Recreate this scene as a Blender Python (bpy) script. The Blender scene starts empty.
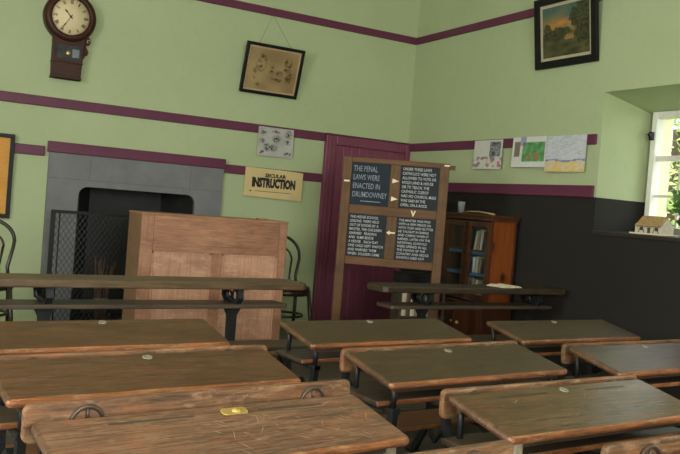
import bpy, bmesh, math, random
from mathutils import Vector, Matrix, noise as mnoise
random.seed(7)
S = bpy.context.scene
COL = S.collection
PI = math.pi

# ------------------------------------------------------------------ colour + materials
def lin(c):
    c = c / 255.0
    return c / 12.92 if c <= 0.04045 else ((c + 0.055) / 1.055) ** 2.4
def rgb(r, g, b): return (lin(r), lin(g), lin(b), 1.0)

def new_mat(name):
    m = bpy.data.materials.new(name); m.use_nodes = True
    nt = m.node_tree
    return m, nt, nt.nodes['Principled BSDF']
def N(nt, t, **kw):
    n = nt.nodes.new(t)
    for k, v in kw.items(): setattr(n, k, v)
    return n
def mixc(nt, fac, a, b, blend='MIX'):
    n = N(nt, 'ShaderNodeMix', data_type='RGBA', blend_type=blend)
    for sock, v in ((n.inputs['Factor'], fac), (n.inputs['A'], a), (n.inputs['B'], b)):
        if hasattr(v, 'is_output'): nt.links.new(v, sock)
        else: sock.default_value = v
    return n.outputs['Result']
def coords(nt, scale=(1, 1, 1), rot=(0, 0, 0), rand=False):
    tc = N(nt, 'ShaderNodeTexCoord'); mp = N(nt, 'ShaderNodeMapping')
    mp.inputs['Scale'].default_value = scale; mp.inputs['Rotation'].default_value = rot
    src = tc.outputs['Object']
    if rand:
        oi = N(nt, 'ShaderNodeObjectInfo'); ad = N(nt, 'ShaderNodeVectorMath', operation='ADD')
        ml = N(nt, 'ShaderNodeMath', operation='MULTIPLY'); ml.inputs[1].default_value = 37.0
        nt.links.new(oi.outputs['Random'], ml.inputs[0])
        nt.links.new(src, ad.inputs[0]); nt.links.new(ml.outputs[0], ad.inputs[1]); src = ad.outputs[0]
    nt.links.new(src, mp.inputs['Vector'])
    return mp.outputs['Vector']
def noise(nt, vec, scale=5, detail=4, rough=0.6):
    n = N(nt, 'ShaderNodeTexNoise'); n.inputs['Scale'].default_value = scale
    n.inputs['Detail'].default_value = detail; n.inputs['Roughness'].default_value = rough
    nt.links.new(vec, n.inputs['Vector']); return n.outputs['Fac']
def ramp(nt, fac, stops):
    r = N(nt, 'ShaderNodeValToRGB'); e = r.color_ramp.elements
    e[0].position, e[0].color = stops[0]; e[1].position, e[1].color = stops[-1]
    for p, c in stops[1:-1]:
        x = e.new(p); x.color = c
    nt.links.new(fac, r.inputs['Fac']); return r.outputs['Color']
def bump(nt, b, h, strength=0.2, dist=0.01):
    n = N(nt, 'ShaderNodeBump'); n.inputs['Strength'].default_value = strength; n.inputs['Distance'].default_value = dist
    nt.links.new(h, n.inputs['Height']); nt.links.new(n.outputs['Normal'], b.inputs['Normal'])

def plain(name, col, rough=0.5, metal=0.0, spec=0.5, var=0.12, nscale=14):
    m, nt, b = new_mat(name)
    v = noise(nt, coords(nt, rand=True), nscale)
    lo = tuple(c * (1 - var) for c in col[:3]) + (1,); hi = tuple(min(1, c * (1 + var)) for c in col[:3]) + (1,)
    nt.links.new(ramp(nt, v, [(0.3, lo), (0.7, hi)]), b.inputs['Base Color'])
    b.inputs['Roughness'].default_value = rough; b.inputs['Metallic'].default_value = metal
    b.inputs['Specular IOR Level'].default_value = spec
    return m

def wood(name, c1, c2, grain=(1.5, 26, 26), rough=0.45, scratch=None, wear=None, spec=0.5, bmp=0.15, rot=(0, 0, 0), blotch=0.0):
    """grain runs along local x unless the scale says otherwise"""
    m, nt, b = new_mat(name)
    v = coords(nt, grain, rot, rand=True)
    g = noise(nt, v, 2.2, 6, 0.65)
    col = ramp(nt, g, [(0.3, c1), (0.7, c2)])
    big = noise(nt, coords(nt, (1.2, 4, 4), rand=True), 2.0, 3)
    dark = tuple(c * 0.62 for c in c1[:3]) + (1,)
    col = mixc(nt, ramp(nt, big, [(0.42, (0, 0, 0, 1)), (0.75, (0.75, 0.75, 0.75, 1))]), col, dark)
    if blotch:
        fine = noise(nt, coords(nt, (2.5, 70, 30), rand=True), 3.0, 4, 0.7)
        col = mixc(nt, blotch, col, ramp(nt, fine, [(0.32, (0.25, 0.23, 0.20, 1)), (0.5, (0.9, 0.88, 0.85, 1)), (0.68, (1.7, 1.6, 1.5, 1))]), 'MULTIPLY')
        pn = noise(nt, coords(nt, (2.2, 7, 4), rand=True), 2.6, 5, 0.7)
        red = (c2[0] * 1.35, c2[1] * 0.95, c2[2] * 0.75, 1)
        col = mixc(nt, ramp(nt, pn, [(0.5, (0, 0, 0, 1)), (0.7, (0.65 * blotch, 0.65 * blotch, 0.65 * blotch, 1))]), col, red)
        crk = noise(nt, coords(nt, (1.2, 110, 20), rand=True), 2.0, 2, 0.4)
        col = mixc(nt, ramp(nt, crk, [(0.26, (0.85 * blotch, 0.85 * blotch, 0.85 * blotch, 1)), (0.33, (0, 0, 0, 1))]), col, tuple(c * 0.3 for c in c1[:3]) + (1,))
    if wear:
        wv = noise(nt, coords(nt, (3, 9, 9), rand=True), 3.5, 6, 0.75)
        col = mixc(nt, ramp(nt, wv, [(0.52, (0, 0, 0, 1)), (0.68, (0.8, 0.8, 0.8, 1))]), col, wear)
    if scratch:
        for k, (sc, rt) in enumerate((((3.0, 60, 3), 0.5), ((4.0, 75, 3), -0.35), ((2.0, 90, 3), 0.08))):
            s = noise(nt, coords(nt, sc, (0, 0, rt), rand=True), 2.0 + k, 2, 0.5)
            f = ramp(nt, s, [(0.70, (0, 0, 0, 1)), (0.76, (0.6, 0.6, 0.6, 1))])
            col = mixc(nt, f, col, scratch)
    nt.links.new(col, b.inputs['Base Color'])
    rr = N(nt, 'ShaderNodeMapRange'); rr.inputs['To Min'].default_value = rough - 0.08; rr.inputs['To Max'].default_value = rough + 0.14
    nt.links.new(g, rr.inputs['Value']); nt.links.new(rr.outputs[0], b.inputs['Roughness'])
    b.inputs['Specular IOR Level'].default_value = spec
    bump(nt, b, g, bmp, 0.004)
    return m

def wall_mat(name, col, col2, below=None, rough=0.7):
    m, nt, b = new_mat(name)
    n1 = noise(nt, coords(nt), 1.3, 5, 0.6); n2 = noise(nt, coords(nt), 14, 3, 0.6)
    c = ramp(nt, n1, [(0.3, col), (0.7, col2)])
    c = mixc(nt, ramp(nt, n2, [(0.55, (0, 0, 0, 1)), (0.8, (0.25, 0.25, 0.25, 1))]), c, tuple(x * 0.8 for x in col[:3]) + (1,))
    if below:
        z, dcol = below
        tc = N(nt, 'ShaderNodeTexCoord'); sp = N(nt, 'ShaderNodeSeparateXYZ'); gt = N(nt, 'ShaderNodeMath', operation='LESS_THAN')
        gt.inputs[1].default_value = z
        nt.links.new(tc.outputs['Object'], sp.inputs[0]); nt.links.new(sp.outputs['Z'], gt.inputs[0])
        d = ramp(nt, n1, [(0.3, dcol), (0.75, tuple(x * 1.5 for x in dcol[:3]) + (1,))])
        c = mixc(nt, gt.outputs[0], c, d)
        rr = N(nt, 'ShaderNodeMapRange'); rr.inputs['To Min'].default_value = rough; rr.inputs['To Max'].default_value = 0.85
        nt.links.new(gt.outputs[0], rr.inputs['Value']); nt.links.new(rr.outputs[0], b.inputs['Roughness'])
    else: b.inputs['Roughness'].default_value = rough
    nt.links.new(c, b.inputs['Base Color'])
    bump(nt, b, n2, 0.12, 0.01)
    return m

def paint_mat(name, rough=0.8):
    m, nt, b = new_mat(name)
    a = N(nt, 'ShaderNodeVertexColor'); a.layer_name = 'paint'
    v = noise(nt, coords(nt), 60, 2)
    nt.links.new(mixc(nt, 0.25, a.outputs['Color'], ramp(nt, v, [(0.3, (0.55, 0.55, 0.55, 1)), (0.7, (1, 1, 1, 1))]), 'MULTIPLY'), b.inputs['Base Color'])
    b.inputs['Roughness'].default_value = rough
    return m

def glass_mat(name, tint=(1, 1, 1, 1), gloss=0.10):
    m = bpy.data.materials.new(name); m.use_nodes = True; nt = m.node_tree
    nt.nodes.clear()
    out = N(nt, 'ShaderNodeOutputMaterial'); t = N(nt, 'ShaderNodeBsdfTransparent'); g = N(nt, 'ShaderNodeBsdfGlossy')
    t.inputs['Color'].default_value = tint; g.inputs['Roughness'].default_value = 0.03
    lw = N(nt, 'ShaderNodeLayerWeight'); lw.inputs['Blend'].default_value = 0.5
    pw = N(nt, 'ShaderNodeMath', operation='POWER'); pw.inputs[1].default_value = 4.0
    nt.links.new(lw.outputs['Facing'], pw.inputs[0])
    v = noise(nt, coords(nt), 3); ad = N(nt, 'ShaderNodeMath', operation='MULTIPLY_ADD'); ad.inputs[1].default_value = gloss * 0.3
    sc = N(nt, 'ShaderNodeMath', operation='MULTIPLY'); sc.inputs[1].default_value = 0.4
    nt.links.new(pw.outputs[0], sc.inputs[0])
    nt.links.new(v, ad.inputs[0]); nt.links.new(sc.outputs[0], ad.inputs[2])
    mx = N(nt, 'ShaderNodeMixShader')
    nt.links.new(ad.outputs[0], mx.inputs[0]); nt.links.new(t.outputs[0], mx.inputs[1]); nt.links.new(g.outputs[0], mx.inputs[2])
    nt.links.new(mx.outputs[0], out.inputs['Surface'])
    return m

M = {}
M['green'] = wall_mat('green_distemper', rgb(168, 180, 138), rgb(175, 186, 144))
M['green_dado'] = wall_mat('green_over_dark_dado', rgb(168, 180, 138), rgb(175, 186, 144), below=(1.525, rgb(25, 22, 17)))
M['ceil'] = wall_mat('whitewashed_ceiling', rgb(205, 208, 190), rgb(212, 214, 198))
M['cream'] = wall_mat('cream_outside_render', rgb(226, 214, 176), rgb(236, 226, 192))
M['purple'] = plain('purple_gloss_paint', rgb(98, 47, 70), 0.45, spec=.3, var=0.1, nscale=5)
M['purple_door'] = plain('plum_door_paint', rgb(118, 62, 80), 0.4, spec=.35, var=0.12, nscale=4)
M['stone'] = plain('grey_painted_stone', rgb(116, 117, 118), 0.75, var=0.12, nscale=6)
M['soot'] = plain('sooty_black', rgb(26, 28, 24), 0.6, var=0.5, nscale=9)
M['iron'] = plain('cast_iron', rgb(31, 32, 33), 0.45, 0.1, .4, var=0.35, nscale=30)
M['iron_brown'] = plain('rusty_brown_iron', rgb(74, 58, 46), .4, .1, var=.3, nscale=40)
M['iron_pale'] = plain('worn_pale_iron', rgb(150, 140, 118), 0.6, 0.0, var=0.35, nscale=60)  # cast iron with the flash brightness put into its colour
M['black'] = plain('black_lacquer', rgb(20, 19, 18), 0.45, spec=.25, var=0.2)
M['bentwood'] = plain('dark_bentwood', rgb(44, 34, 24), 0.3, var=0.25)
M['lid'] = wood('worn_desk_lid', rgb(62, 46, 28), rgb(80, 61, 38), rough=0.36, scratch=rgb(124, 106, 80), wear=rgb(78, 64, 44), blotch=0.6)
M['lid_mid'] = wood('brown_desk_lid', rgb(76, 51, 30), rgb(100, 71, 44), rough=0.42, scratch=rgb(146, 118, 86), wear=rgb(96, 73, 47), blotch=0.8)
M['lid_shiny'] = wood('varnished_desk_lid', rgb(76, 54, 31), rgb(102, 76, 48), rough=0.27, scratch=rgb(146, 118, 86), wear=rgb(94, 72, 47), spec=.7, bmp=.25, blotch=1)
M['lid_pale'] = wood('much_worn_desk_lid', rgb(100, 74, 54), rgb(130, 97, 72), rough=0.48, scratch=rgb(186, 160, 130), wear=rgb(138, 112, 84), blotch=0.9)
M['edge'] = wood('rubbed_orange_edge', rgb(130, 78, 44), rgb(164, 108, 66), rough=0.45, wear=rgb(182, 136, 94), blotch=0.7)
M['back'] = wood('worn_bench_back', rgb(104, 74, 48), rgb(136, 100, 68), rough=0.55, wear=rgb(164, 132, 98), blotch=0.8)
M['shelf'] = wood('dark_book_shelf', rgb(62, 52, 42), rgb(84, 70, 54), rough=0.4)
M['seat'] = wood('brown_bench_seat', rgb(92, 60, 36), rgb(120, 82, 52), rough=0.45)
M['plank'] = wood('old_dark_plank', rgb(82, 66, 44), rgb(104, 84, 58), rough=0.42, blotch=0.5)
M['plank_dark'] = wood('blackened_plank', rgb(50, 42, 30), rgb(68, 57, 40), rough=0.42, blotch=0.5)
M['edge_dark'] = wood('brown_lid_side', rgb(74, 52, 34), rgb(104, 76, 50), rough=0.45, wear=rgb(120, 92, 66), blotch=0.6)
M['pine_stile'] = wood('reddish_pine', rgb(140, 96, 70), rgb(172, 124, 94), grain=(26, 26, 1.5), rough=0.55, wear=rgb(176, 134, 104))
M['pine'] = wood('bare_pine', rgb(168, 122, 96), rgb(200, 154, 126), grain=(26, 26, 1.5), rough=0.55, wear=rgb(206, 166, 138))
M['pine_x'] = wood('bare_pine_rail', rgb(148, 102, 76), rgb(172, 128, 98), rough=0.55, blotch=0.4)
M['frame_wood'] = wood('brown_frame_wood', rgb(80, 52, 23), rgb(106, 73, 36), grain=(26, 26, 1.5), rough=0.5, spec=.3)
M['frame_wood_x'] = wood('brown_frame_rail', rgb(86, 56, 26), rgb(112, 76, 38), rough=0.5, spec=.3)
M['clock_wood'] = wood('dark_mahogany', rgb(50, 24, 14), rgb(74, 40, 24), rough=0.42, spec=.25)
M['case_wood'] = wood('dark_red_case', rgb(70, 38, 22), rgb(90, 50, 28), grain=(26, 26, 1.5), rough=0.4)
M['blue'] = plain('blue_case_lining', rgb(84, 120, 152), 0.6, var=0.12)
M['slate'] = plain('slate', rgb(34, 39, 42), 0.6, spec=.2, var=0.15, nscale=8)
M['slate_blue'] = plain('blue_slate', rgb(28, 38, 46), 0.6, spec=.2, var=0.2, nscale=8)
M['chalk'] = plain('chalk', rgb(180, 183, 184), 0.9, var=0.2, nscale=80)
M['chalk_dim'] = plain('rubbed_chalk', rgb(128, 140, 148), 0.9, var=0.35, nscale=60)
M['card'] = plain('cream_card', rgb(226, 214, 178), 0.7, var=0.05)
M['poster'] = plain('buff_poster_card', rgb(206, 184, 130), 0.7, var=0.07, nscale=3)
M['ink'] = plain('black_ink', rgb(26, 22, 18), 0.6, var=0.1)
M['brass'] = plain('brass', rgb(232, 196, 112), 0.3, 0.7, var=0.15)
M['ceramic'] = plain('dull_white_china', rgb(128, 122, 102), 0.35, var=0.15)
M['dial'] = plain('cream_dial', rgb(226, 208, 164), 0.5, var=0.05, nscale=6)
M['white_paint'] = plain('white_gloss_paint', rgb(226, 224, 212), 0.35, var=0.05)
M['sill_dark'] = plain('dark_sill_paint', rgb(46, 40, 36), 0.45, var=0.2)
M['glass'] = glass_mat('window_glass')
M['case_glass'] = glass_mat('bookcase_glass', (0.92, 0.95, 0.97, 1))
def cloudy_glass():
    m, nt, b = new_mat('cloudy_tumbler_glass')
    v = noise(nt, coords(nt), 20); nt.links.new(ramp(nt, v, [(0.3, rgb(176, 184, 186)), (0.7, rgb(206, 212, 214))]), b.inputs['Base Color'])
    b.inputs['Roughness'].default_value = .08; b.inputs['Transmission Weight'].default_value = .45; b.inputs['IOR'].default_value = 1.3
    return m
M['tumbler'] = cloudy_glass()
M['paint'] = paint_mat('painted_paper')
M['paint_gloss'] = paint_mat('glazed_picture', 0.25)
M['orange_board'] = plain('ochre_print', rgb(206, 146, 62), 0.5, var=0.08, nscale=3)
M['string'] = plain('picture_string', rgb(120, 112, 84), 0.8)
M['thatch'] = plain('thatch_card', rgb(172, 140, 92), 0.9, var=0.3, nscale=40)
M['model_wall'] = plain('model_wall', rgb(196, 190, 168), 0.8, var=0.1, nscale=30)
M['leaf'] = plain('leaf', rgb(86, 138, 50), 0.5, var=0.4, nscale=3)
M['tree_leaf'] = plain('tree_leaf', rgb(142, 168, 88), 0.6, var=0.35, nscale=1.5)
M['bark'] = plain('bark', rgb(84, 70, 54), 0.9, var=0.3)
M['terracotta'] = plain('terracotta', rgb(168, 92, 60), 0.8, var=0.1)
M['soil'] = plain('soil', rgb(50, 38, 28), 0.95, var=0.3)
M['grass'] = plain('lawn', rgb(120, 150, 70), 0.9, var=0.3)
M['kindling'] = plain('dry_kindling', rgb(104, 74, 50), 0.8, var=0.3, nscale=40)
M['bamboo'] = plain('pale_cane', rgb(176, 152, 104), 0.45, var=0.15)
M['page'] = plain('page_edges', rgb(214, 204, 178), 0.8, var=0.06)

def floor_mat():
    m, nt, b = new_mat('worn_floorboards')
    v = coords(nt)
    br = N(nt, 'ShaderNodeTexBrick'); br.inputs['Scale'].default_value = 1.0
    br.inputs['Brick Width'].default_value = 2.4; br.inputs['Row Height'].default_value = 0.16; br.inputs['Mortar Size'].default_value = 0.004
    br.inputs['Color1'].default_value = rgb(98, 88, 76); br.inputs['Color2'].default_value = rgb(82, 74, 64); br.inputs['Mortar'].default_value = rgb(24, 20, 18)
    nt.links.new(v, br.inputs['Vector'])
    g = noise(nt, coords(nt, (1.5, 18, 1)), 3, 5)
    c = mixc(nt, 0.5, br.outputs['Color'], ramp(nt, g, [(0.3, (0.4, 0.4, 0.4, 1)), (0.7, (1, 1, 1, 1))]), 'MULTIPLY')
    nt.links.new(c, b.inputs['Base Color']); b.inputs['Roughness'].default_value = 0.5
    bump(nt, b, br.outputs['Fac'], 0.2, 0.003)
    return m
M['floor'] = floor_mat()

def knotty():
    m, nt, b = new_mat('orange_knotty_pine')
    g = noise(nt, coords(nt, (20, 20, 1.2)), 2.4, 5)
    c = ramp(nt, g, [(0.3, rgb(112, 56, 22)), (0.7, rgb(140, 72, 28))])
    vo = N(nt, 'ShaderNodeTexVoronoi'); vo.inputs['Scale'].default_value = 1.0
    nt.links.new(coords(nt, (5.5, 5.5, 3.8)), vo.inputs['Vector'])
    c = mixc(nt, ramp(nt, vo.outputs['Distance'], [(0.10, (1, 1, 1, 1)), (0.26, (0, 0, 0, 1))]), c, rgb(52, 22, 10))
    nt.links.new(c, b.inputs['Base Color']); b.inputs['Roughness'].default_value = 0.4
    return m
M['knotty'] = knotty()

# ------------------------------------------------------------------ mesh helpers
class MB:
    def __init__(self): self.bm = bmesh.new(); self.cols = None
    def _merge(self, t, mat=0, smooth=False, M4=None):
        if M4 is not None: bmesh.ops.transform(t, matrix=M4, verts=t.verts)
        for f in t.faces:
            f.material_index = mat if mat >= 0 else f.material_index
            f.smooth = smooth
        me = bpy.data.meshes.new('tmp'); t.to_mesh(me); t.free()
        self.bm.from_mesh(me); bpy.data.meshes.remove(me)
    def box(self, x0, x1, y0, y1, z0, z1, bev=0.0, mat=0, M4=None, seg=2):
        t = bmesh.new(); bmesh.ops.create_cube(t, size=1)
        for v in t.verts:
            v.co = Vector(((x0 + x1) / 2 + v.co.x * (x1 - x0), (y0 + y1) / 2 + v.co.y * (y1 - y0), (z0 + z1) / 2 + v.co.z * (z1 - z0)))
        if bev > 0: bmesh.ops.bevel(t, geom=list(t.edges), offset=bev, segments=seg, affect='EDGES', profile=0.5)
        self._merge(t, mat, False, M4); return self
    def prism(self, poly, axis, a, b, mat=0, side_mat=None, bev=0.0, M4=None, smooth=False):
        """poly: 2-D outline; axis 'z': (x,y), 'y': (x,z), 'x': (y,z); extruded from a to b"""
        t = bmesh.new()
        P = {'z': lambda p, h: (p[0], p[1], h), 'y': lambda p, h: (p[0], h, p[1]), 'x': lambda p, h: (h, p[0], p[1])}[axis]
        lo = [t.verts.new(P(p, a)) for p in poly]; hi = [t.verts.new(P(p, b)) for p in poly]
        f0 = t.faces.new(lo); f1 = t.faces.new(hi)
        n = len(poly); sides = []
        for i in range(n):
            f = t.faces.new((lo[i], lo[(i + 1) % n], hi[(i + 1) % n], hi[i])); sides.append(f)
        bmesh.ops.recalc_face_normals(t, faces=list(t.faces))
        for f in (f0, f1): f.material_index = mat
        for f in sides: f.material_index = mat if side_mat is None else side_mat
        if bev > 0:
            ed = [e for e in t.edges if any(f in (f0, f1) for f in e.link_faces)]
            bmesh.ops.bevel(t, geom=ed, offset=bev, segments=2, affect='EDGES', profile=0.5)
        self._merge(t, -1, smooth, M4); return self
    def tube(self, pts, r, sides=8, mat=0, closed=False, flat=1.0, smooth=True, M4=None):
        pts = [Vector(p) for p in pts]; n = len(pts); t = bmesh.new(); rings = []
        R = r if isinstance(r, (list, tuple)) else [r] * n
        up = None
        for i, p in enumerate(pts):
            if closed: d = pts[(i + 1) % n] - pts[i - 1]
            else: d = pts[min(i + 1, n - 1)] - pts[max(i - 1, 0)]
            d.normalize()
            if up is None: up = d.orthogonal().normalized()
            up = (up - d * up.dot(d))
            if up.length < 1e-6: up = d.orthogonal()
            up.normalize(); s = d.cross(up)
            rings.append([t.verts.new(p + up * (math.cos(2 * PI * k / sides) * R[i]) + s * (math.sin(2 * PI * k / sides) * R[i] * flat)) for k in range(sides)])
        for i in range(n if closed else n - 1):
            a, b = rings[i], rings[(i + 1) % n]
            for k in range(sides): t.faces.new((a[k], a[(k + 1) % sides], b[(k + 1) % sides], b[k]))
        if not closed:
            t.faces.new(rings[0][::-1]); t.faces.new(rings[-1])
        bmesh.ops.recalc_face_normals(t, faces=list(t.faces))
        self._merge(t, mat, smooth, M4); return self
    def lathe(self, prof, n=32, mat=0, M4=None, smooth=True):
        """prof: (r, z) pairs, revolved round z"""
        t = bmesh.new(); rings = []
        for r, z in prof:
            if r < 1e-6: rings.append([t.verts.new((0, 0, z))])
            else: rings.append([t.verts.new((r * math.cos(2 * PI * k / n), r * math.sin(2 * PI * k / n), z)) for k in range(n)])
        for a, b in zip(rings, rings[1:]):
            for k in range(n):
                k2 = (k + 1) % n
                if len(a) == 1 and len(b) == 1: continue
                if len(a) == 1: t.faces.new((a[0], b[k], b[k2]))
                elif len(b) == 1: t.faces.new((a[k], b[0], a[k2]))
                else: t.faces.new((a[k], b[k], b[k2], a[k2]))
        bmesh.ops.recalc_face_normals(t, faces=list(t.faces))
        self._merge(t, mat, smooth, M4); return self
    def ribbon(self, pts, w, x0, x1, mat=0):
        """flat cast bar following a polyline in the y-z plane, from x0 to x1"""
        n = len(pts); L, Rr = [], []
        W = w if isinstance(w, (list, tuple)) else [w] * n
        for i in range(n):
            a = Vector(pts[max(i - 1, 0)]); b = Vector(pts[min(i + 1, n - 1)]); d = (b - a).normalized(); s = Vector((-d.y, d.x)) * W[i] / 2
            p = Vector(pts[i]); L.append(p + s); Rr.append(p - s)
        return self.prism([tuple(p) for p in L + Rr[::-1]], 'x', x0, x1, mat)
    def build(self, name, mats, parent=None, loc=None, rotz=0.0):
        me = bpy.data.meshes.new(name); self.bm.to_mesh(me); self.bm.free()
        for m in (mats if isinstance(mats, (list, tuple)) else [mats]): me.materials.append(m)
        o = bpy.data.objects.new(name, me); COL.objects.link(o)
        if parent: o.parent = parent
        if loc: o.location = loc
        o.rotation_euler.z = rotz
        return o

def tag(o, label, cat, group=None):
    o['label'] = label; o['category'] = cat
    if group: o['group'] = group
    return o
def thing(name, label, cat, loc=(0, 0, 0), rotz=0.0, group=None):
    o = bpy.data.objects.new(name, None); COL.objects.link(o); o.empty_display_size = 0.1
    o.location = loc; o.rotation_euler.z = rotz
    return tag(o, label, cat, group)
def struct(o): o['kind'] = 'structure'; return o
def copy_tree(o, parent=None):
    c = o.copy(); COL.objects.link(c)
    if parent: c.parent = parent
    for ch in list(o.children): copy_tree(ch, c)
    return c
def rrect(x0, x1, y0, y1, r, n=5):
    out = []
    for cx, cy, a0 in ((x1 - r, y0 + r, -PI / 2), (x1 - r, y1 - r, 0), (x0 + r, y1 - r, PI / 2), (x0 + r, y0 + r, PI)):
        for k in range(n + 1):
            a = a0 + PI / 2 * k / n; out.append((cx + r * math.cos(a), cy + r * math.sin(a)))
    return out
def arc(cx, cz, r, a0, a1, n=12, ry=None):
    return [(cx + r * math.cos(a0 + (a1 - a0) * k / n), cz + (ry or r) * math.sin(a0 + (a1 - a0) * k / n)) for k in range(n + 1)]

def painted(name, p00, p10, p11, p01, nx, ny, func, mat, parent=None, t=0.0012, curl=0.0):
    """a flat sheet whose own picture is painted by func(u, v); u to the right, v up; front faces the reader"""
    p00, p10, p11, p01 = map(Vector, (p00, p10, p11, p01))
    nrm = (p10 - p00).cross(p01 - p00).normalized()
    verts, cols, faces = [], [], []
    for side in (0, 1):
        for j in range(ny + 1):
            for i in range(nx + 1):
                u, v = i / nx, j / ny
                p = p00 * (1 - u) * (1 - v) + p10 * u * (1 - v) + p11 * u * v + p01 * (1 - u) * v
                p = p + nrm * (curl * (1 - v) ** 2 * (0.6 + 0.4 * math.sin(u * 5)))
                verts.append(p - nrm * t * side); cols.append(func(u, v) if side == 0 else (0.6, 0.58, 0.5))
    W = nx + 1; O = W * (ny + 1)
    for j in range(ny):
        for i in range(nx):
            a = j * W + i
            faces.append((a, a + 1, a + W + 1, a + W)); faces.append((O + a, O + a + W, O + a + W + 1, O + a + 1))
    rim = [i for i in range(nx)] + [j * W + nx for j in range(ny)] + [ny * W + i for i in range(nx, 0, -1)] + [j * W for j in range(ny, 0, -1)]
    for k in range(len(rim)):
        a, b = rim[k], rim[(k + 1) % len(rim)]; faces.append((b, a, O + a, O + b))
    me = bpy.data.meshes.new(name); me.from_pydata([tuple(v) for v in verts], [], faces)
    at = me.color_attributes.new('paint', 'FLOAT_COLOR', 'POINT')
    for k, c in enumerate(cols): at.data[k].color = (c[0], c[1], c[2], 1)
    me.materials.append(mat)
    o = bpy.data.objects.new(name, me); COL.objects.link(o)
    if parent: o.parent = parent
    return o
def srgb3(r, g, b): return (lin(r), lin(g), lin(b))
def mix3(a, b, f):
    f = max(0, min(1, f)); return tuple(x * (1 - f) + y * f for x, y in zip(a, b))
def nz(u, v, s, seed=0): return mnoise.noise(Vector((u * s, v * s, seed * 7.3)))

def text_part(name, body, mat, origin, xdir, up, w, h, parent=None, bold=0.0, depth=0.0008, align='LEFT', line=1.0):
    """lettering fitted into a w x h box whose lower-left corner is origin"""
    cu = bpy.data.curves.new(name, 'FONT'); cu.body = body; cu.size = 1; cu.extrude = 0.01; cu.offset = bold; cu.align_x = align; cu.space_line = line
    cu.resolution_u = 2
    tmp = bpy.data.objects.new('tmp_text', cu); COL.objects.link(tmp)
    dg = bpy.context.evaluated_depsgraph_get(); dg.update()
    me = bpy.data.meshes.new_from_object(tmp.evaluated_get(dg))
    bpy.data.objects.remove(tmp); bpy.data.curves.remove(cu)
    xs = [v.co.x for v in me.vertices]; ys = [v.co.y for v in me.vertices]
    x0, x1, y0, y1 = min(xs), max(xs), min(ys), max(ys)
    X = Vector(xdir).normalized(); U = Vector(up).normalized(); Nn = X.cross(U)
    O = Vector(origin)
    for v in me.vertices:
        v.co = O + X * ((v.co.x - x0) / (x1 - x0) * w) + U * ((v.co.y - y0) / (y1 - y0) * h) + Nn * (depth * (1 if v.co.z > 0 else 0))
    me.materials.clear(); me.materials.append(mat); me.name = name
    o = bpy.data.objects.new(name, me); COL.objects.link(o)
    if parent: o.parent = parent
    return o

# ------------------------------------------------------------------ the room
XB, YA, XL, YR, ZC = 4.556, 6.87, -2.7, -3.2, 3.95
DAIS = 0.17
struct(MB().box(XL - .3, XB + .9, YR - .3, YA + .6, -0.1, 0.0).build('floor', M['floor']))
struct(MB().box(XL, XB, 3.8, YA, 0.0, DAIS).build('platform', M['floor']))
struct(MB().box(XL - .3, XB + .9, YR - .3, YA + .6, ZC, ZC + .1).build('ceiling', M['ceil']))
# back wall, open where the hearth is
w = MB()
w.box(XL - .3, 1.34, YA, YA + .5, 0, ZC); w.box(2.335, XB + .9, YA, YA + .5, 0, ZC); w.box(1.34, 2.335, YA, YA + .5, 1.30, ZC)
struct(w.build('wall_back', M['green']))
# window wall: thick, three windows; only the farthest is in the picture
def window_wall():
    w = MB(); ys = [YR - .3, -1.9, -0.9, 0.9, 1.9, 3.30, 4.31, YA]
    for a, b in ((0, 1), (2, 3), (4, 5), (6, 7)): w.box(XB, 5.12, ys[a], ys[b], 0, ZC)
    for a, b in ((1, 2), (3, 4), (5, 6)):
        y0, y1 = ys[a], ys[b]
        w.prism([(XB, 0), (5.12, 0), (5.12, 1.30), (XB, 1.272)], 'y', y0, y1)
        w.prism([(XB, 2.306), (5.12, 2.20), (5.12, ZC), (XB, ZC)], 'y', y0, y1)
    return w.build('wall_right', M['green_dado'])
struct(window_wall())
w = MB()
for a, b in ((YR - .3, -1.9), (-0.9, 0.9), (1.9, 3.30), (4.262, YA + .5)): w.box(5.12, 5.27, a, b, 0, 4.2)
for a, b in ((-1.9, -0.9), (0.9, 1.9), (3.30, 4.262)):
    w.box(5.12, 5.27, a, b, 0, 1.26); w.box(5.12, 5.27, a, b, 2.24, 4.2)
struct(w.build('wall_outside', M['cream']))
# left wall with two tall windows and rear wall with one, both behind the photographer's field
w = MB()
for a, b in ((YR - .3, -1.5), (-0.3, 1.6), (2.8, YA)): w.box(XL - .3, XL, a, b, 0, ZC)
for a, b in ((-1.5, -0.3), (1.6, 2.8)): w.box(XL - .3, XL, a, b, 0, 1.2); w.box(XL - .3, XL, a, b, 3.0, ZC)
struct(w.build('wall_left', M['green']))
w = MB()
w.box(XL - .3, -0.6, YR - .3, YR, 0, ZC); w.box(1.6, XB + .9, YR - .3, YR, 0, ZC); w.box(-0.6, 1.6, YR - .3, YR, 0, 1.0); w.box(-0.6, 1.6, YR - .3, YR, 3.0, ZC)
struct(w.build('wall_rear', M['green']))

# purple rails
def rail(name, *boxes):
    w = MB()
    for b in boxes: w.box(*b, bev=0.006)
    return struct(w.build(name, M['purple']))
rail('trim_1', (XL, XB, YA - .022, YA, 3.0, 3.07), (XB - .022, XB, -3.2, YA - .022, 3.0, 3.07))
rail('trim_2', (XL, 3.59, YA - .02, YA, 1.92, 2.0), (3.59, XB, YA - .05, YA, 1.985, 2.0), (XB - .02, XB, 4.345, YA - .05, 1.917, 1.997))
rail('trim_3', (XL, 1.06, YA - .02, YA, 1.523, 1.603), (2.60, 3.59, YA - .02, YA, 1.525, 1.605), (XB - .02, XB, 4.33, YA - .05, 1.522, 1.612))

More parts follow.
